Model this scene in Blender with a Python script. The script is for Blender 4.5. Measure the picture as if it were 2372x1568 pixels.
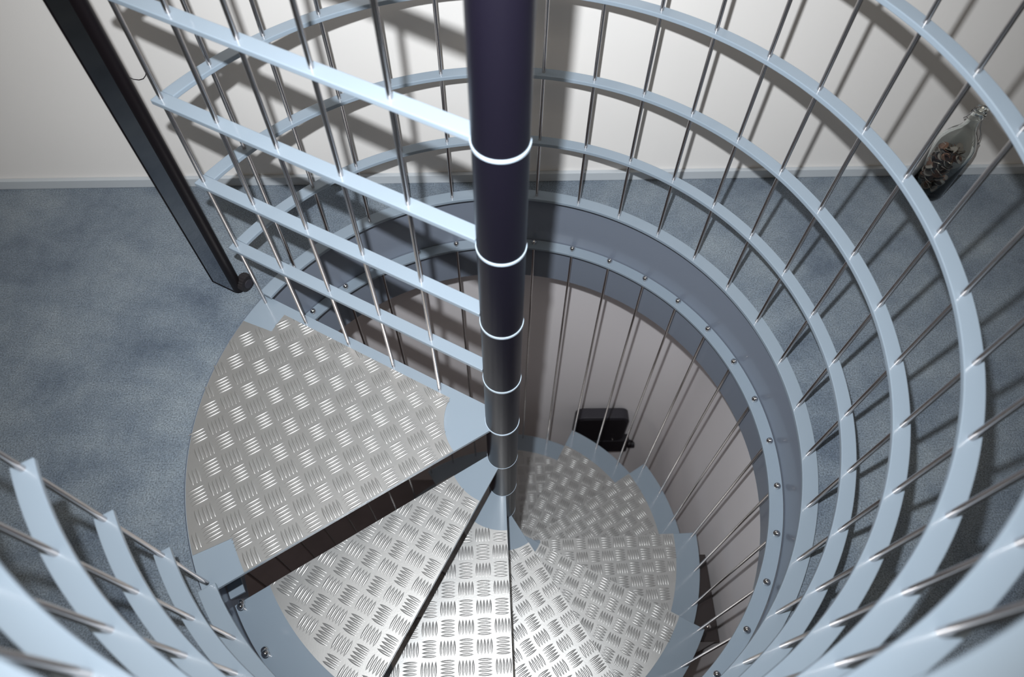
import bpy, bmesh, math, random
from math import pi, sin, cos, radians, sqrt, atan2
from mathutils import Vector, Matrix

for o in list(bpy.data.objects): bpy.data.objects.remove(o)
COL = bpy.context.scene.collection
SC = bpy.context.scene

# ------------------------------------------------------------------ camera
CAM = Vector((-0.0002, -0.635, 1.3777))
RX, UX, FX = Vector((0.9985, -0.0183, 0.0512)), None, None
yaw, pitch, roll = 0.0443, 0.9894, 0.0312
fwd = Vector((sin(yaw)*cos(pitch), cos(yaw)*cos(pitch), -sin(pitch)))
rt = Vector((cos(yaw), -sin(yaw), 0)); up = rt.cross(fwd)
R_ = cos(roll)*rt + sin(roll)*up; U_ = -sin(roll)*rt + cos(roll)*up
cd = bpy.data.cameras.new('camera'); cam = bpy.data.objects.new('camera', cd); COL.objects.link(cam)
m = Matrix((R_, U_, -fwd)).transposed().to_4x4(); m.translation = CAM
cam.matrix_world = m
cd.sensor_width = 36.0; cd.sensor_fit = 'HORIZONTAL'
cd.lens = 1589.3/2372*36.0
cd.shift_x = -14.48/2372; cd.shift_y = -51.45/2372
cd.clip_start = 0.01; cd.clip_end = 50
cd.dof.use_dof = True; cd.dof.focus_distance = 1.55; cd.dof.aperture_fstop = 3.6
SC.camera = cam

# ------------------------------------------------------------------ world, lights, exposure
SC.view_settings.view_transform = 'Standard'; SC.view_settings.look = 'None'
SC.view_settings.gamma = 1.0; SC.view_settings.use_curve_mapping = False
SC.view_settings.exposure = 0.38
w = bpy.data.worlds.new('world'); SC.world = w; w.use_nodes = True
w.node_tree.nodes['Background'].inputs[0].default_value = (0.5, 0.5, 0.55, 1)
w.node_tree.nodes['Background'].inputs[1].default_value = 0.02
fl = bpy.data.lights.new('camera_flash', 'SPOT'); fo = bpy.data.objects.new('camera_flash', fl); COL.objects.link(fo)
fo.location = (-0.0626, -0.5504, 1.48); fl.spot_size = radians(112); fl.spot_blend = 1.0; fl.energy = 116.0; fl.color = (0.93, 0.97, 1.0); fl.shadow_soft_size = 0.011
fo.rotation_euler = (Vector((0.06, 0.66, -0.12)) - fo.location).to_track_quat('-Z', 'Y').to_euler()
al = bpy.data.lights.new('ceiling_lamp_light', 'AREA'); ao = bpy.data.objects.new('ceiling_lamp_light', al); COL.objects.link(ao)
ll = bpy.data.lights.new('lower_fill_light', 'AREA'); lo = bpy.data.objects.new('lower_fill_light', ll); COL.objects.link(lo)  # unseen fill with no fitting, added to brighten the lower floor through the tread gap
lo.location = (-1.7, -0.4, -0.40); ll.shape = 'DISK'; ll.size = 0.5; ll.energy = 2.2; ll.color = (1.0, 0.90, 0.80)
ao.location = (-0.3, -0.9, 2.38); al.shape = 'DISK'; al.size = 1.4; al.energy = 9.5; al.color = (1.0, 0.90, 0.76)

# ------------------------------------------------------------------ materials
def mat(name, base, rough=0.5, metal=0.0, **kw):
    m = bpy.data.materials.new(name); m.use_nodes = True
    b = m.node_tree.nodes['Principled BSDF']
    b.inputs['Base Color'].default_value = (*base, 1); b.inputs['Roughness'].default_value = rough
    b.inputs['Metallic'].default_value = metal
    for k, v in kw.items(): b.inputs[k.replace('_', ' ')].default_value = v
    return m
def noise(m, scale, detail=4, coord='Object', rough=0.55):
    nt = m.node_tree; tc = nt.nodes.new('ShaderNodeTexCoord'); n = nt.nodes.new('ShaderNodeTexNoise')
    n.inputs['Scale'].default_value = scale; n.inputs['Detail'].default_value = detail
    n.inputs['Roughness'].default_value = rough
    nt.links.new(tc.outputs[coord], n.inputs['Vector']); return n
def ramp(m, src, stops):
    nt = m.node_tree; r = nt.nodes.new('ShaderNodeValToRGB'); e = r.color_ramp.elements
    while len(e) < len(stops): e.new(0.5)
    for i, (p, c) in enumerate(stops): e[i].position = p; e[i].color = (*c, 1)
    nt.links.new(src, r.inputs['Fac']); return r
def mixc(m, a, b, mode='MULTIPLY', fac=1.0):
    nt = m.node_tree; x = nt.nodes.new('ShaderNodeMix'); x.data_type = 'RGBA'; x.blend_type = mode
    x.inputs['Factor'].default_value = fac
    nt.links.new(a, x.inputs[6]); nt.links.new(b, x.inputs[7]); return x.outputs[2]
def bump(m, src, strength, dist=0.002):
    nt = m.node_tree; b = nt.nodes.new('ShaderNodeBump'); b.inputs['Strength'].default_value = strength
    b.inputs['Distance'].default_value = dist; nt.links.new(src, b.inputs['Height'])
    nt.links.new(b.outputs['Normal'], m.node_tree.nodes['Principled BSDF'].inputs['Normal'])
def setc(m, out): m.node_tree.links.new(out, m.node_tree.nodes['Principled BSDF'].inputs['Base Color'])

M = {}
# blue grey wool carpet, brushed patches and a grain
M['carpet'] = c = mat('blue_carpet', (.12, .15, .19), 0.95, Sheen_Weight=0.25)
n1 = noise(c, 3.4, 6, rough=0.68); n2 = noise(c, 300, 3)
r1 = ramp(c, n1.outputs['Fac'], [(0.30, (.078, .105, .148)), (0.47, (.148, .184, .228)), (0.62, (.195, .232, .270))])
r2 = ramp(c, n2.outputs['Fac'], [(0.3, (.5, .5, .5)), (0.7, (1.35, 1.35, 1.35))])
n3 = noise(c, 13, 5, rough=0.7); r3 = ramp(c, n3.outputs['Fac'], [(0.34, (.80, .82, .85)), (0.62, (1.08, 1.07, 1.05))])
setc(c, mixc(c, mixc(c, r1.outputs['Color'], r3.outputs['Color']), r2.outputs['Color'])); bump(c, n2.outputs['Fac'], 0.6, 0.003)
# painted plaster
def plaster(name, col):
    c = mat(name, col, 0.8); a = noise(c, 160, 3); b = noise(c, 1.5, 3)
    r = ramp(c, b.outputs['Fac'], [(0.3, tuple(x*.95 for x in col)), (0.7, col)]); setc(c, r.outputs['Color'])
    bump(c, a.outputs['Fac'], 0.12, 0.001); return c
M['wall'] = plaster('cream_plaster', (.76, .735, .715))
M['lower_wall'] = plaster('lower_plaster', (.90, .86, .88))
M['white'] = plaster('ceiling_paint', (.8, .78, .75))
M['skirt'] = mat('skirting_paint', (.46, .49, .52), 0.4)
# blue grey gloss steel paint
def paint(name, col, rough):
    c = mat(name, col, rough, Coat_Weight=0.35, Coat_Roughness=0.08); a = noise(c, 260, 2)
    bump(c, a.outputs['Fac'], 0.015, 0.0004); return c
M['paint'] = paint('blue_grey_gloss_paint', (.25, .305, .365), 0.30)
M['fascia'] = paint('blue_grey_fascia_paint', (.205, .235, .295), 0.32)
M['pole'] = mat('dark_plum_grey_gloss_paint', (.0045, .0036, .0082), 0.31, Specular_IOR_Level=0.55)
M['collar'] = mat('pale_blue_collar_paint', (.45, .54, .64), 0.3)
M['steel'] = mat('polished_steel', (.62, .57, .55), 0.16, 1.0)
# aluminium tread plate
M['alu'] = c = mat('aluminium_tread_plate', (.66, .65, .64), 0.36, 0.74)
n1 = noise(c, 9, 4); n2 = noise(c, 300, 2)
r1 = ramp(c, n1.outputs['Fac'], [(0.3, (.44, .435, .43)), (0.7, (.53, .53, .525))]); setc(c, r1.outputs['Color'])
rr = ramp(c, n1.outputs['Fac'], [(0.3, (.43,)*3), (0.7, (.35,)*3)])
c.node_tree.links.new(rr.outputs['Color'], c.node_tree.nodes['Principled BSDF'].inputs['Roughness'])
bump(c, n2.outputs['Fac'], 0.12, 0.0006)
M['black_gloss'] = c = mat('smoked_gloss_panel', (.30, .31, .34), 0.07, 1.0)
M['black'] = mat('black_plastic', (.012, .010, .014), 0.4)
M['charcoal'] = mat('charcoal_plastic', (.03, .028, .036), 0.5)
M['edge_black'] = mat('matt_black_edge', (.004, .0025, .0035), 0.45, Specular_IOR_Level=0.25)
M['rubber'] = mat('black_rubber', (.012, .010, .012), 0.6)
M['dark_wood'] = c = mat('dark_stained_wood', (.03, .02, .018), 0.25, Coat_Weight=0.4)
wv = c.node_tree.nodes.new('ShaderNodeTexWave'); tc = c.node_tree.nodes.new('ShaderNodeTexCoord')
mp = c.node_tree.nodes.new('ShaderNodeMapping'); mp.inputs['Scale'].default_value = (60, 4, 4)
c.node_tree.links.new(tc.outputs['Object'], mp.inputs[0]); c.node_tree.links.new(mp.outputs[0], wv.inputs['Vector'])
wv.inputs['Distortion'].default_value = 3.0
setc(c, ramp(c, wv.outputs['Fac'], [(0.0, (.012, .009, .009)), (1.0, (.045, .032, .03))]).outputs['Color'])
M['lower_floor'] = c = mat('dark_brown_floor', (.25, .2, .2), 0.7)
n1 = noise(c, 6, 3); setc(c, ramp(c, n1.outputs['Fac'], [(0.3, (.23, .20, .215)), (0.7, (.29, .25, .265))]).outputs['Color'])
M['chrome'] = mat('chrome', (.75, .73, .72), 0.08, 1.0)
M['glass'] = mat('clear_glass', (.97, 1.0, .985), 0.0, Transmission_Weight=1.0, IOR=1.45)
M['copper'] = mat('coin_copper', (.24, .13, .09), 0.28, 1.0)
M['silver'] = mat('coin_silver', (.40, .36, .33), 0.25, 1.0)
M['porcelain'] = mat('stopper_porcelain', (.75, .76, .74), 0.2)
M['lens'] = mat('lamp_diffuser', (.9, .88, .84), 0.5)

# ------------------------------------------------------------------ helpers
def link(name, bm, m, parent=None, smooth=False, bevel=0.0, sharp=30):
    me = bpy.data.meshes.new(name); bmesh.ops.recalc_face_normals(bm, faces=bm.faces); bm.to_mesh(me); bm.free()
    me.materials.append(M[m] if isinstance(m, str) else m)
    o = bpy.data.objects.new(name, me); COL.objects.link(o)
    if smooth:
        for p in me.polygons: p.use_smooth = True
        me.set_sharp_from_angle(angle=radians(sharp))
    if bevel:
        b = o.modifiers.new('bevel', 'BEVEL'); b.width = bevel; b.segments = 2; b.limit_method = 'ANGLE'; b.angle_limit = radians(40)
        b.harden_normals = False
    if parent: o.parent = parent
    return o
def tag(o, label=None, cat=None, group=None, kind=None):
    if label: o['label'] = label
    if cat: o['category'] = cat
    if group: o['group'] = group
    if kind: o['kind'] = kind
    return o
def thing(name, label, cat, loc=(0, 0, 0), group=None):
    o = bpy.data.objects.new(name, None); COL.objects.link(o); o.location = loc; o.empty_display_size = 0.05
    return tag(o, label, cat, group)
def struct(name, bm, m, **kw): return tag(link(name, bm, m, **kw), kind='structure')
def prism(bm, pts, z0, z1):
    a = [bm.verts.new((x, y, z0)) for x, y in pts]; b = [bm.verts.new((x, y, z1)) for x, y in pts]
    bm.faces.new(a[::-1]); bm.faces.new(b); n = len(pts)
    for i in range(n): bm.faces.new((a[i], a[(i+1) % n], b[(i+1) % n], b[i]))
def box(bm, x0, x1, y0, y1, z0, z1): prism(bm, [(x0, y0), (x1, y0), (x1, y1), (x0, y1)], z0, z1)
def rod(bm, a, b, r, n=16, caps=True):
    a = Vector(a); b = Vector(b); d = (b-a).normalized(); u = d.orthogonal().normalized(); v = d.cross(u)
    A = [bm.verts.new(a + r*(cos(t)*u + sin(t)*v)) for t in [2*pi*i/n for i in range(n)]]
    B = [bm.verts.new(b + r*(cos(t)*u + sin(t)*v)) for t in [2*pi*i/n for i in range(n)]]
    for i in range(n): bm.faces.new((A[i], A[(i+1) % n], B[(i+1) % n], B[i]))
    if caps: bm.faces.new(A[::-1]); bm.faces.new(B)
def tube(bm, pts, r, n=10):
    pts = [Vector(p) for p in pts]; rings = []; u = None
    for i, p in enumerate(pts):
        d = (pts[min(i+1, len(pts)-1)] - pts[max(i-1, 0)]).normalized()
        u = (u - d*u.dot(d)).normalized() if u else d.orthogonal().normalized(); v = d.cross(u)
        rings.append([bm.verts.new(p + r*(cos(2*pi*k/n)*u + sin(2*pi*k/n)*v)) for k in range(n)])
    for A, B in zip(rings, rings[1:]):
        for i in range(n): bm.faces.new((A[i], A[(i+1) % n], B[(i+1) % n], B[i]))
    bm.faces.new(rings[0][::-1]); bm.faces.new(rings[-1])
def lathe(bm, prof, c=(0, 0, 0), n=32, close=False):
    cx, cy, cz = c; rings = []
    for r, z in prof:
        rings.append([bm.verts.new((cx, cy, cz+z))] if r < 1e-6 else [bm.verts.new((cx+r*cos(2*pi*i/n), cy+r*sin(2*pi*i/n), cz+z)) for i in range(n)])
    prs = list(zip(rings, rings[1:])) + ([(rings[-1], rings[0])] if close else [])
    for A, B in prs:
        for i in range(n):
            j = (i+1) % n
            if len(A) == 1 and len(B) == 1: continue
            if len(A) == 1: bm.faces.new((A[0], B[j], B[i]))
            elif len(B) == 1: bm.faces.new((A[i], A[j], B[0]))
            else: bm.faces.new((A[i], A[j], B[j], B[i]))
def arc_band(bm, r0, r1, z0, z1, a0, a1, n):
    """flat bar rolled to an arc, its broad face level"""
    S = []
    for i in range(n+1):
        a = radians(a0 + (a1-a0)*i/n); c, s = cos(a), sin(a)
        S.append([bm.verts.new(p) for p in ((r0*c, r0*s, z0), (r1*c, r1*s, z0), (r1*c, r1*s, z1), (r0*c, r0*s, z1))])
    for A, B in zip(S, S[1:]):
        for i in range(4): bm.faces.new((A[i], A[(i+1) % 4], B[(i+1) % 4], B[i]))
    bm.faces.new(S[0]); bm.faces.new(S[-1][::-1])
def on_line(az, off, r):
    """point at distance r from the axis on the line of azimuth az shifted sideways by off"""
    a = radians(az); u = sqrt(max(r*r - off*off, 0)); return (u*cos(a) - off*sin(a), u*sin(a) + off*cos(a))
def arc_pts(r, p, q, step=1.5, ccw=False):
    a = atan2(p[1], p[0]); b = atan2(q[1], q[0])
    if ccw:
        while b < a: b += 2*pi
    else:
        while b > a: b -= 2*pi
    n = max(2, int(abs(b-a)/radians(step)))
    return [(r*cos(a+(b-a)*i/n), r*sin(a+(b-a)*i/n)) for i in range(n+1)]

# ------------------------------------------------------------------ measured layout
RISE = 0.20
POLE_R = 0.0365
RR = 0.650            # radius of the balusters
def azk(k): return math.degrees(1.423 - 0.1747*k + 0.0141*k*k/1000)
AZ_RAIL = 150.9       # straight railing across the landing
FRONT0, STEP, FOFF = -148.3, 30.03, 0.0077
LEVELS = [0.0202 + 0.1953*i for i in range(6)]
TH = 0.0095

# ------------------------------------------------------------------ setting: upper room
WA = 0.0195           # the back wall runs very slightly askew
def wy(x): return 0.724 + WA*x
X0, X1, Y0, ZC = -2.6, 2.6, -2.8, 2.4
RH = 0.668
def ring_to_rect(z, flip=False, rh=RH):
    bm = bmesh.new(); N = 144; A = []; B = []
    for i in range(N):
        a = 2*pi*i/N + pi/N; c, s = cos(a), sin(a); A.append(bm.verts.new((rh*c, rh*s, z)))
        ts = []
        if c > 1e-9: ts.append(X1/c)
        if c < -1e-9: ts.append(X0/c)
        if s < -1e-9: ts.append(Y0/s)
        if s - WA*c > 1e-9: ts.append(0.724/(s - WA*c))
        t = min(x for x in ts if x > 0); B.append(bm.verts.new((t*c, t*s, z)))
    corners = [(X1, wy(X1)), (X0, wy(X0)), (X0, Y0), (X1, Y0)]
    for i in range(N):
        j = (i+1) % N; f = [A[i], A[j], B[j], B[i]]
        bi, bj = B[i].co, B[j].co
        for cx, cy in corners:
            a1 = atan2(bi.y, bi.x); a2 = atan2(bj.y, bj.x); ac = atan2(cy, cx)
            if a2 < a1: a2 += 2*pi
            if ac < a1: ac += 2*pi
            if a1 < ac < a2: f = [A[i], A[j], B[j], bm.verts.new((cx, cy, z)), B[i]]
        bm.faces.new(f[::-1] if flip else f)
    return bm
bm = ring_to_rect(0.0)
struct('floor', bm, 'carpet')
bm = bmesh.new(); v = [bm.verts.new(p) for p in ((X0, wy(X0), -.02), (X1, wy(X1), -.02), (X1, wy(X1), ZC), (X0, wy(X0), ZC))]; bm.faces.new(v)
r = bmesh.ops.extrude_face_region(bm, geom=bm.faces[:]); bmesh.ops.translate(bm, verts=[g for g in r['geom'] if isinstance(g, bmesh.types.BMVert)], vec=(0, .12, 0))
struct('wall_back', bm, 'wall')
bm = bmesh.new(); box(bm, X0-.12, X0, Y0, wy(X0), -.02, ZC); struct('wall_left', bm, 'wall')
bm = bmesh.new(); box(bm, X1, X1+.12, Y0, wy(X1), -.02, ZC); struct('wall_right', bm, 'wall')
bm = bmesh.new(); box(bm, X0, X1, Y0-.12, Y0, -.02, ZC); struct('wall_front', bm, 'wall')
bm = bmesh.new(); box(bm, X0-.12, X1+.12, Y0-.12, .9, ZC, ZC+.1); struct('ceiling', bm, 'white')
bm = bmesh.new(); prism(bm, [(X0, wy(X0)-.012), (X1, wy(X1)-.012), (X1, wy(X1)), (X0, wy(X0))], 0, .030); struct('baseboard_back', bm, 'skirt', bevel=.002)
# steel fascia lining the round opening
bm = bmesh.new(); arc_band(bm, RH, RH+.006, -.362, -.002, -180, 180, 180); struct('trim_1', bm, 'fascia', smooth=True)

# lower room seen down the well
LZ = -2.6; LC = -.362
BY, RXW, CR = .81, .74, .25
path = [(-2.6, BY), (-1.4, BY), (-.6, BY), (RXW-CR, BY)] + [(RXW-CR+CR*cos(t), BY-CR+CR*sin(t)) for t in [pi/2*(1-i/24) for i in range(1, 25)]] + [(RXW, -.6), (RXW, -2.8)]
bm = bmesh.new()
A = [bm.verts.new((x, y, LZ)) for x, y in path]; B = [bm.verts.new((x, y, LC)) for x, y in path]
for i in range(len(path)-1): bm.faces.new((A[i], A[i+1], B[i+1], B[i]))
struct('wall_lower_right', bm, 'lower_wall', smooth=True, sharp=50)
bm = bmesh.new(); box(bm, X0-.1, X0, -2.8, BY, LZ, LC); struct('wall_lower_left', bm, 'lower_wall')
bm = bmesh.new(); box(bm, X0, RXW, -2.9, -2.8, LZ, LC); struct('wall_lower_front', bm, 'lower_wall')
bm = bmesh.new(); box(bm, X0-.1, 1.0, -2.9, 1.0, LZ-.1, LZ); struct('floor_lower', bm, 'lower_floor')
bm = ring_to_rect(LC, True, RH+.006)
for vv in bm.verts:
    if vv.co.y > .70: vv.co.y = max(vv.co.y, BY+.1)
struct('ceiling_lower', bm, 'white')

# ------------------------------------------------------------------ spiral staircase
stair = thing('spiral_staircase', 'steel spiral staircase with aluminium checker plate treads winding down around a dark central pole', 'staircase', (0, 0, LZ))
def part(name, bm, m, parent=None, **kw):
    """part built in world coordinates, parented to a thing or part keeping its place"""
    o = link(name, bm, m, **kw)
    if parent:
        o.parent = parent; q = parent; off = Vector((0, 0, 0))
        while q: off += q.location; q = q.parent
        o.location = -off
    return o
bm = bmesh.new(); lathe(bm, [(0, LZ), (.09, LZ), (.09, LZ+.01), (POLE_R, LZ+.012), (POLE_R, 1.115), (POLE_R*.93, 1.130), (POLE_R*.7, 1.142), (POLE_R*.35, 1.148), (0, 1.15)], n=64)
pole = part('center_pole', bm, 'pole', stair, smooth=True); tag(pole, 'dark glossy central pole')
for i in range(-12, 5):
    z = i*RISE
    lip, dn, up = (.0016, .0035, .0015) if i >= 0 else (.0007, .0018, .0006)
    bm = bmesh.new(); lathe(bm, [(POLE_R-.002, z-dn), (POLE_R+lip*.75, z-dn), (POLE_R+lip, z-dn*.3), (POLE_R+lip*.75, z+up), (POLE_R-.002, z+up)], n=64, close=True)
    c = part('collar', bm, 'collar', pole, smooth=True, sharp=80)

def bars(bm, a_f, inside, z, lines, par=0):
    """the raised five-bar pattern: u runs outward along the front edge, v back into the tread"""
    P = 0.0434; a = radians(a_f); eu = Vector((cos(a), sin(a), 0)); ev = Vector((sin(a), -cos(a), 0))
    o0 = Vector((-sin(a), cos(a), 0))*FOFF
    vs0 = len(bm.verts); L, W, H = .0178, .0031, .0020
    for i in range(0, 16):
        for j in range(-8, 17):
            cu = .005 + P*i + .0; cv = .0205 + P*j
            along = (i+j+par) % 2 == 0
            for b in range(5):
                s = (b-2)*.0079
                cc = o0 + (eu*(cu+s) + ev*cv if not along else eu*cu + ev*(cv+s))
                if not inside(cc.x, cc.y, cv): continue
                d = (eu if along else ev); e = (ev if along else eu)
                ts = (-1, -.72, -.36, 0, .36, .72, 1)
                prev = None
                for t in ts:
                    wd = W*(1-t*t)**.75 if abs(t) < 1 else 0; hh = H*(1-abs(t)**2.6)
                    if abs(t) == 1: cur = [bm.verts.new(cc + d*L*t + Vector((0, 0, z)))]
                    else:
                        q = cc + d*L*t
                        cur = [bm.verts.new(q + e*wd*f + Vector((0, 0, z+hh*g))) for f, g in ((1, 0), (.80, .60), (.42, .91), (0, 1), (-.42, .91), (-.80, .60), (-1, 0))]
                    if prev:
                        if len(prev) == 1:
                            for k in range(6): bm.faces.new((prev[0], cur[k], cur[k+1]))
                        elif len(cur) == 1:
                            for k in range(6): bm.faces.new((prev[k], cur[0], prev[k+1]))
                        else:
                            for k in range(6): bm.faces.new((prev[k], cur[k], cur[k+1], prev[k+1]))
                    prev = cur
    for az, off, keep in lines:
        aa = radians(az); nn = Vector((-sin(aa), cos(aa), 0)); p0 = nn*off
        bmesh.ops.bisect_plane(bm, geom=bm.verts[:]+bm.edges[:]+bm.faces[:], plane_co=p0, plane_no=nn*keep, clear_outer=True)
RT, RP0, RP1 = .666, .127, .587
def make_tread(n):
    z = -(n-1)*RISE; af = FRONT0 + (n-1)*STEP
    landing = n == 1
    ab, ob = (AZ_RAIL-360, -.0135) if landing else (af-STEP, -.0165)
    f0, f1 = on_line(af, FOFF, POLE_R), on_line(af, FOFF, RT if not landing else .655)
    b0, b1 = on_line(ab, ob, POLE_R), on_line(ab, ob, RT if not landing else .668)
    if landing: f1 = on_line(af, FOFF, .662)
    bm = bmesh.new()
    pts = [f0, f1] + arc_pts(RT, f1, b1) + [b1, b0] + arc_pts(POLE_R, b0, f0, 8, True)
    q = []
    for p in pts:
        if not q or (Vector(p)-Vector(q[-1])).length > 1e-4: q.append(p)
    if (Vector(q[0])-Vector(q[-1])).length < 1e-4: q.pop()
    prism(bm, q, z-.008, z)
    t = part('tread', bm, 'paint', stair, bevel=.0012)
    # aluminium plate
    ip = .0105 if landing else ob+.001
    cf0, cf1 = on_line(af, FOFF-.0005, RP0), on_line(af, FOFF-.0005, RP1)
    cb0, cb1 = on_line(ab, ip, RP0), on_line(ab, ip, RP1)
    if landing:
        k = radians(-154.9-.0); a1 = (.664*cos(k), .664*sin(k)); a1i = (RP1*cos(k), RP1*sin(k))
        k = radians(157.0); a2 = (.664*cos(k), .664*sin(k)); a2i = (RP1*cos(k), RP1*sin(k))
        outer = arc_pts(RP1, cf1, a1i) + arc_pts(.664, a1, a2) + arc_pts(RP1, a2i, cb1)
    else: outer = arc_pts(RP1, cf1, cb1)
    pts = [cf0] + outer + arc_pts(RP0, cb0, cf0, 3, True)
    q = []
    for p in pts:
        if not q or (Vector(p)-Vector(q[-1])).length > 2e-4: q.append(p)
    if (Vector(q[0])-Vector(q[-1])).length < 2e-4: q.pop()
    def inside(x, y, v):
        r = sqrt(x*x+y*y)
        if r < RP0+.006: return False
        if landing:
            a = math.degrees(atan2(y, x)) % 360
            if r > RP1-.006 and (a < 158 or a > 204): return False
            return r < .664-.006
        return r < RP1-.007
    bb = bmesh.new(); bars(bb, af, inside, z+.0025, [(af, FOFF-.001, 1), (ab, ip+.001, -1)])
    tmp = bpy.data.meshes.new('t'); bb.to_mesh(tmp); bb.free()
    bm = bmesh.new(); prism(bm, q, z+.0001, z+.0025)
    pr_ = link('tmp', bm, 'alu'); 
    bm = bmesh.new(); bm.from_mesh(pr_.data); bm.from_mesh(tmp)
    bpy.data.objects.remove(pr_); bpy.data.meshes.remove(tmp)
    me = bpy.data.meshes.new('checker_plate'); bm.to_mesh(me); bm.free(); me.materials.append(M['alu'])
    for p in me.polygons: p.use_smooth = True
    me.set_sharp_from_angle(angle=radians(42))
    o = bpy.data.objects.new('checker_plate', me); COL.objects.link(o); o.parent = t
    return t
treads = {}
for n in range(1, 14):
    treads[n] = make_tread(n)
tag(treads[1], 'wide landing plate at floor level')
def unwrap_az(k): return azk(k)
# ring round the well under the floor, carrying the ends of the long balusters
ZR = -.1835
bm = bmesh.new(); arc_band(bm, .634, .666, ZR-.008, ZR, -117, 209.3, 220)
part('ring_band', bm, 'paint', stair, bevel=.001)
def tread_z(az):
    # the step below that azimuth, counted from the landing (unwrapped 0..360 from its front edge)
    d = (az - FRONT0) % 360
    return -RISE*(1 + int(d // STEP))
def cap(z, a, parent):
    bm = bmesh.new(); x, y = RR*cos(a), RR*sin(a)
    prof = [(.0042, z), (.0042, z+.0025), (.0030, z+.0035)] + [(  .0078*sin(t), z+.0108-  .0078*cos(t)) for t in [pi*(.14+.86*i/12) for i in range(13)]]
    prof[-1] = (0, prof[-1][1]); lathe(bm, [(0, z)]+prof, (x, y, 0), 20)
    return part('ball_cap', bm, 'chrome', parent, smooth=True, sharp=50)
for k in list(range(-15, 21)):
    a = radians(azk(k)); x, y = RR*cos(a), RR*sin(a)
    az = azk(k); zb = tread_z(az)
    if az > 209: zb = tread_z(209)
    bm = bmesh.new(); rod(bm, (x, y, max(zb, LZ)), (x, y, ZR-.004), .0036, 14)
    b = part('baluster', bm, 'steel', stair, smooth=True)
    cap(ZR, a, b)
for az in (-149.3, -139.2, -129.2):
    a = radians(az); x, y = RR*cos(a), RR*sin(a)
    if az == -149.3: x, y = x*.987, y*.987
    zt = -2.4 if az < -148 else -2.6
    bm = bmesh.new(); rod(bm, (x, y, zt), (x, y, -.204), .0036, 14)
    b = part('baluster', bm, 'steel', stair, smooth=True)
    cap(-.2, a, b)

# ------------------------------------------------------------------ round guard railing
guard = thing('round_railing', 'curved pale blue steel railing of level hoops and thin polished rods around the stair opening', 'railing', (RR, 0, 0))
for i, z in enumerate(LEVELS):
    bm = bmesh.new()
    arc_band(bm, .6365, .6635 if i else .6695, z-TH, z, -149.7 if i else -148.2, AZ_RAIL - (1.0 if i else .6), 200)
    o = part('rail_hoop', bm, 'paint', guard, bevel=.0015)
for k in range(-6, 24):
    a = radians(azk(k) if k < 23 else -148.9); x, y = RR*cos(a), RR*sin(a)
    bm = bmesh.new(); rod(bm, (x, y, LEVELS[0]-.003), (x, y, LEVELS[5]-.002), .0040, 16)
    part('baluster', bm, 'steel', guard, smooth=True)

# ------------------------------------------------------------------ straight railing from the pole across the landing edge
a = radians(AZ_RAIL); eu = Vector((cos(a), sin(a), 0)); ev = Vector((-sin(a), cos(a), 0))
srail = thing('straight_railing', 'short straight pale blue steel railing of flat bars running from pole to corner of landing', 'railing', tuple(eu*.4))
for i, z in enumerate(LEVELS[1:]):
    bm = bmesh.new(); c0 = ev*.002
    q = [c0 + eu*(POLE_R-.001) - ev*.013, c0 + eu*.6635 - ev*.013, c0 + eu*.6635 + ev*.013, c0 + eu*(POLE_R-.001) + ev*.013]
    prism(bm, [(p.x, p.y) for p in q], z-TH, z)
    part('rail_bar', bm, 'paint', srail, bevel=.0015)
for rj in (.650, .529, .4057, .2813, .1583):
    p = eu*rj + ev*.003
    bm = bmesh.new(); rod(bm, (p.x, p.y, .0), (p.x, p.y, LEVELS[5]-.002), .0040, 16)
    part('baluster', bm, 'steel', srail, smooth=True)

# ------------------------------------------------------------------ dark glossy post on the carpet
A_P = radians(152.1); pu = Vector((cos(A_P), sin(A_P), 0)); pv = Vector((sin(A_P), -cos(A_P), 0))
PH = 2.1
base = pu*.765
post = thing('upright_post', 'tall dark glossy upright post with rounded black edge standing on the carpet beside railing corner', 'post', tuple(base))
bm = bmesh.new(); q = [pu*.735, pu*.802, pu*.802 + pv*.022, pu*.735 + pv*.022]
prism(bm, [(p.x, p.y) for p in q], 0.001, PH); part('panel', bm, 'black_gloss', post, bevel=.0015)
bm = bmesh.new()
q = [pu*.8015 - pv*.0012, pu*.8040 - pv*.0012, pu*.8040 + pv*.0225, pu*.8015 + pv*.0225]; prism(bm, [(p.x, p.y) for p in q], 0.001, PH)
q = [pu*.735 - pv*.0010, pu*.8015 - pv*.0010, pu*.8015 + pv*.0225, pu*.735 + pv*.0225]; prism(bm, [(p.x, p.y) for p in q], 0.0005, .0035)
part('edge_trim', bm, 'edge_black', post)
bm = bmesh.new(); n = 14
q = [pu*.7345 + pv*(-.001)] + [pu*(.7345 - .016*sin(pi*i/n)) + pv*(.0115 - .0125*cos(pi*i/n)) for i in range(1, n)] + [pu*.7345 + pv*.024]
prism(bm, [(p.x, p.y) for p in q], 0.001, PH); e = part('rounded_edge', bm, 'edge_black', post, smooth=True, sharp=50); tag(e, 'matt black rounded edge strip')
bm = bmesh.new(); N = 40; c0 = pu*.717 + pv*.026 + Vector((0, 0, .0225)); A = []; B = []
for i in range(N):
    t = 2*pi*i/N; rr = .022 if i % 2 else .0205
    A.append(bm.verts.new(c0 + rr*(cos(t)*Vector((0, 0, 1)) + sin(t)*pv) + pu*.010)); B.append(bm.verts.new(c0 + rr*(cos(t)*Vector((0, 0, 1)) + sin(t)*pv) - pu*.010))
for i in range(N): bm.faces.new((A[i], A[(i+1) % N], B[(i+1) % N], B[i]))
bm.faces.new(A); bm.faces.new(B[::-1]); tag(part('foot_knob', bm, 'rubber', post), 'round ribbed black foot knob')
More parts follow.
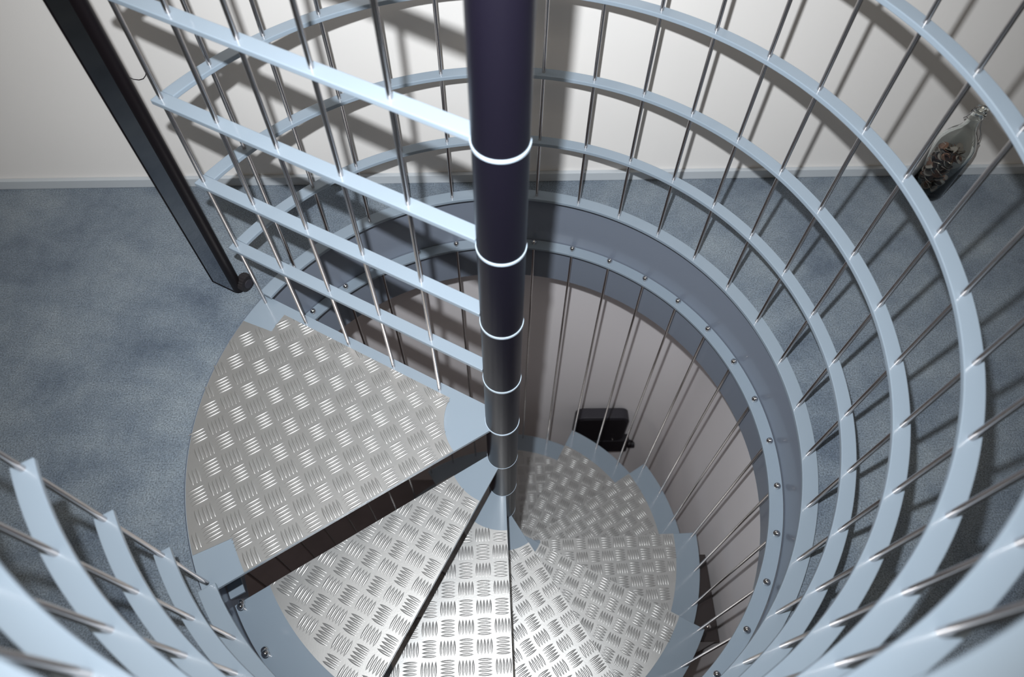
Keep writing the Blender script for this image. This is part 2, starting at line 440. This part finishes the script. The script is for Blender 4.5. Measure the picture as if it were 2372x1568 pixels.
bm = bmesh.new(); rod(bm, c0 - pu*.010, c0 - pu*.0125, .012, 20); part('knob_cap', bm, 'charcoal', post, smooth=True)

# ------------------------------------------------------------------ flip top bottle full of coins
bx_, by_ = 1.172, .683
bot = thing('glass_bottle', 'clear glass swing-top bottle half full of coins on the carpet by the wall', 'bottle', (bx_, by_, 0))
OUT = [(0, .001), (.043, .001), (.0475, .004), (.049, .010), (.049, .150), (.0475, .165), (.0425, .182), (.033, .200), (.0225, .214), (.0165, .228), (.0145, .245), (.0145, .254), (.0175, .257), (.0175, .266), (.0145, .268)]
INN = [(.0115, .268), (.0115, .245), (.0135, .229), (.0195, .214), (.0300, .1985), (.0395, .180), (.0445, .164), (.0458, .150), (.0458, .012), (.041, .007), (0, .007)]
bm = bmesh.new(); lathe(bm, OUT+INN, (0, 0, 0), 48)
g = link('bottle_body', bm, 'glass', smooth=True, sharp=60); g.parent = bot
bm = bmesh.new(); lathe(bm, [(0, .262), (.0105, .262), (.0108, .270), (.0155, .272), (.0155, .279), (.010, .284), (0, .285)], n=28)
s = link('stopper', bm, 'glass', smooth=True); s.parent = bot
bm = bmesh.new()
tube(bm, [(.0, .020, .236), (.012, .020, .236), (.019, .012, .240), (.021, 0, .262), (.016, 0, .282), (0, 0, .288), (-.016, 0, .282), (-.021, 0, .262), (-.019, .012, .240), (-.012, .020, .236), (0, .020, .236)], .0011, 8)
tube(bm, [(.019, 0, .262), (.024, .002, .236), (.034, .002, .214), (.045, 0, .197), (.051, 0, .180), (.0515, 0, .160)], .0011, 8)
tube(bm, [(.0515, -.006, .160), (.0515, .006, .160), (.0505, .006, .176), (.0505, -.006, .176), (.0515, -.006, .160)], .0012, 8)
s = link('wire_clasp', bm, 'steel', smooth=True); s.parent = bot
rng = random.Random(5)
coin = {}
for kind, (r, h) in {'copper': (.0105, .0016), 'silver': (.0125, .0018)}.items():
    bm = bmesh.new(); lathe(bm, [(0, 0), (r-.0004, 0), (r, .0003), (r, h-.0003), (r-.0004, h), (r-.0013, h), (r-.0016, h-.0003), (0, h-.0003)], n=28)
    me = bpy.data.meshes.new('coin_'+kind); bm.to_mesh(me); bm.free(); me.materials.append(M[kind])
    for p in me.polygons: p.use_smooth = True
    me.set_sharp_from_angle(angle=radians(30)); coin[kind] = me
placed = 0
for i in range(170):
    kind = 'copper' if rng.random() < .5 else 'silver'
    lay = i/170
    zz = .016 + .132*lay
    rad = .0315*sqrt(rng.random()); th = rng.random()*2*pi
    o = bpy.data.objects.new('coin', coin[kind]); COL.objects.link(o)
    o.location = (bx_+rad*cos(th), by_+rad*sin(th), zz); o.rotation_euler = (rng.uniform(-.8, .8), rng.uniform(-.8, .8), 0)
    if kind == 'copper': tag(o, 'small copper coin inside the clear glass bottle by the wall', 'coin', 'copper coins in the glass bottle')
    else: tag(o, 'silver coloured coin inside the clear glass bottle by the wall', 'coin', 'silver coins in the glass bottle')

# ------------------------------------------------------------------ lower level things
fx = thing('wall_unit', 'black wall-mounted unit with rounded top, lower box and side knob on the lower wall', 'wall unit', (.47, .783, -1.6))
def rbox(x0, x1, z0, z1, y0, y1, r, n=6):
    pts = []
    for cx, cz, a0 in ((x1-r, z1-r, 0), (x0+r, z1-r, pi/2), (x0+r, z0+r, pi), (x1-r, z0+r, 1.5*pi)):
        for i in range(n+1): a = a0 + pi/2*i/n; pts.append((cx+r*cos(a), cz+r*sin(a)))
    bm = bmesh.new(); A = [bm.verts.new((x, y0, z)) for x, z in pts]; B = [bm.verts.new((x, y1, z)) for x, z in pts]
    bm.faces.new(A); bm.faces.new(B[::-1]); k = len(pts)
    for i in range(k): bm.faces.new((A[i], B[i], B[(i+1) % k], A[(i+1) % k]))
    return bm
tag(part('housing', rbox(.350, .603, -1.85, -1.575, .728, .781, .042), 'charcoal', fx, smooth=True, bevel=.003), 'black rounded housing')
part('front_panel', rbox(.362, .592, -1.835, -1.592, .7245, .729, .034), 'black', fx, smooth=True)
part('lower_box', rbox(.40, .640, -1.98, -1.845, .725, .765, .008), 'black', fx, smooth=True, bevel=.002)
bm = bmesh.new(); rod(bm, (.638, .735, -1.90), (.672, .735, -1.90), .022, 24); part('side_knob', bm, 'black', fx, smooth=True, bevel=.002)
bm = bmesh.new(); rod(bm, (.55, .726, -1.82), (.55, .720, -1.82), .004, 12); part('indicator', bm, 'steel', fx, smooth=True)
bm = bmesh.new(); tube(bm, [(.632, .742, -1.925), (.634, .748, -2.05), (.630, .755, -2.3), (.62, .74, -2.59)], .004); part('cable', bm, 'black', fx, smooth=True)

cab = thing('wooden_cabinet', 'narrow dark wooden cabinet standing against the lower wall beneath the treads', 'cabinet', (.65, -.165, LZ))
x0, x1, y0, y1, zt = .575, .712, -.302, -.022, -1.09
bm = bmesh.new(); box(bm, x0+.006, x1, y0+.006, y1-.006, LZ+.03, zt-.012); part('carcass', bm, 'dark_wood', cab, bevel=.0015)
bm = bmesh.new(); box(bm, x0, x1, y0, y1, zt-.012, zt); part('top_board', bm, 'dark_wood', cab, bevel=.002)
bm = bmesh.new(); box(bm, x0+.012, x1, y0+.012, y1-.012, LZ, LZ+.03); part('plinth', bm, 'black', cab)
for ya, yb in ((y0+.010, (y0+y1)/2-.001), ((y0+y1)/2+.001, y1-.010)):
    bm = bmesh.new(); box(bm, x0-.006, x0+.006, ya, yb, LZ+.04, zt-.02); d = part('door', bm, 'dark_wood', cab, bevel=.001)
    ym = (y0+y1)/2 + (-.02 if yb < (y0+y1)/2 else .02)
    bm = bmesh.new(); lathe(bm, [(0, 0), (.004, 0), (.004, .008), (.008, .012), (.006, .018), (0, .019)], n=16)
    bmesh.ops.rotate(bm, verts=bm.verts, matrix=Matrix.Rotation(-pi/2, 3, 'Y')); bmesh.ops.translate(bm, verts=bm.verts, vec=(x0-.006, ym, zt-.25)); part('knob', bm, 'chrome', d, smooth=True)
bm = bmesh.new(); lathe(bm, [(0, zt), (.007, zt), (.007, zt+.002), (.004, zt+.005), (0, zt+.006)], (.685, -.255, 0), 20); part('stud', bm, 'chrome', cab, smooth=True)

# thin wire hooked on the wall beside the post
bm = bmesh.new()
tube(bm, [(-0.8529, 0.702, 0.3499), (-0.8438, 0.702, 0.344), (-0.8312, 0.702, 0.3417), (-0.8198, 0.702, 0.3453), (-0.8113, 0.702, 0.3536), (-0.8078, 0.702, 0.3594)], .0009, 6)
tag(link('wire', bm, 'black', smooth=True), 'short thin dark wire curling from the wall beside the dark post', 'wire')

# the ceiling lamp that lights the room softly
cl = thing('ceiling_lamp', 'round flush ceiling lamp with opal diffuser above the stair', 'lamp', (-.3, -.9, ZC))
bm = bmesh.new(); lathe(bm, [(.70, ZC), (.74, ZC), (.74, ZC-.018), (.70, ZC-.018)], (-.3, -.9, 0), 64, close=True); part('rim', bm, 'skirt', cl, smooth=True)
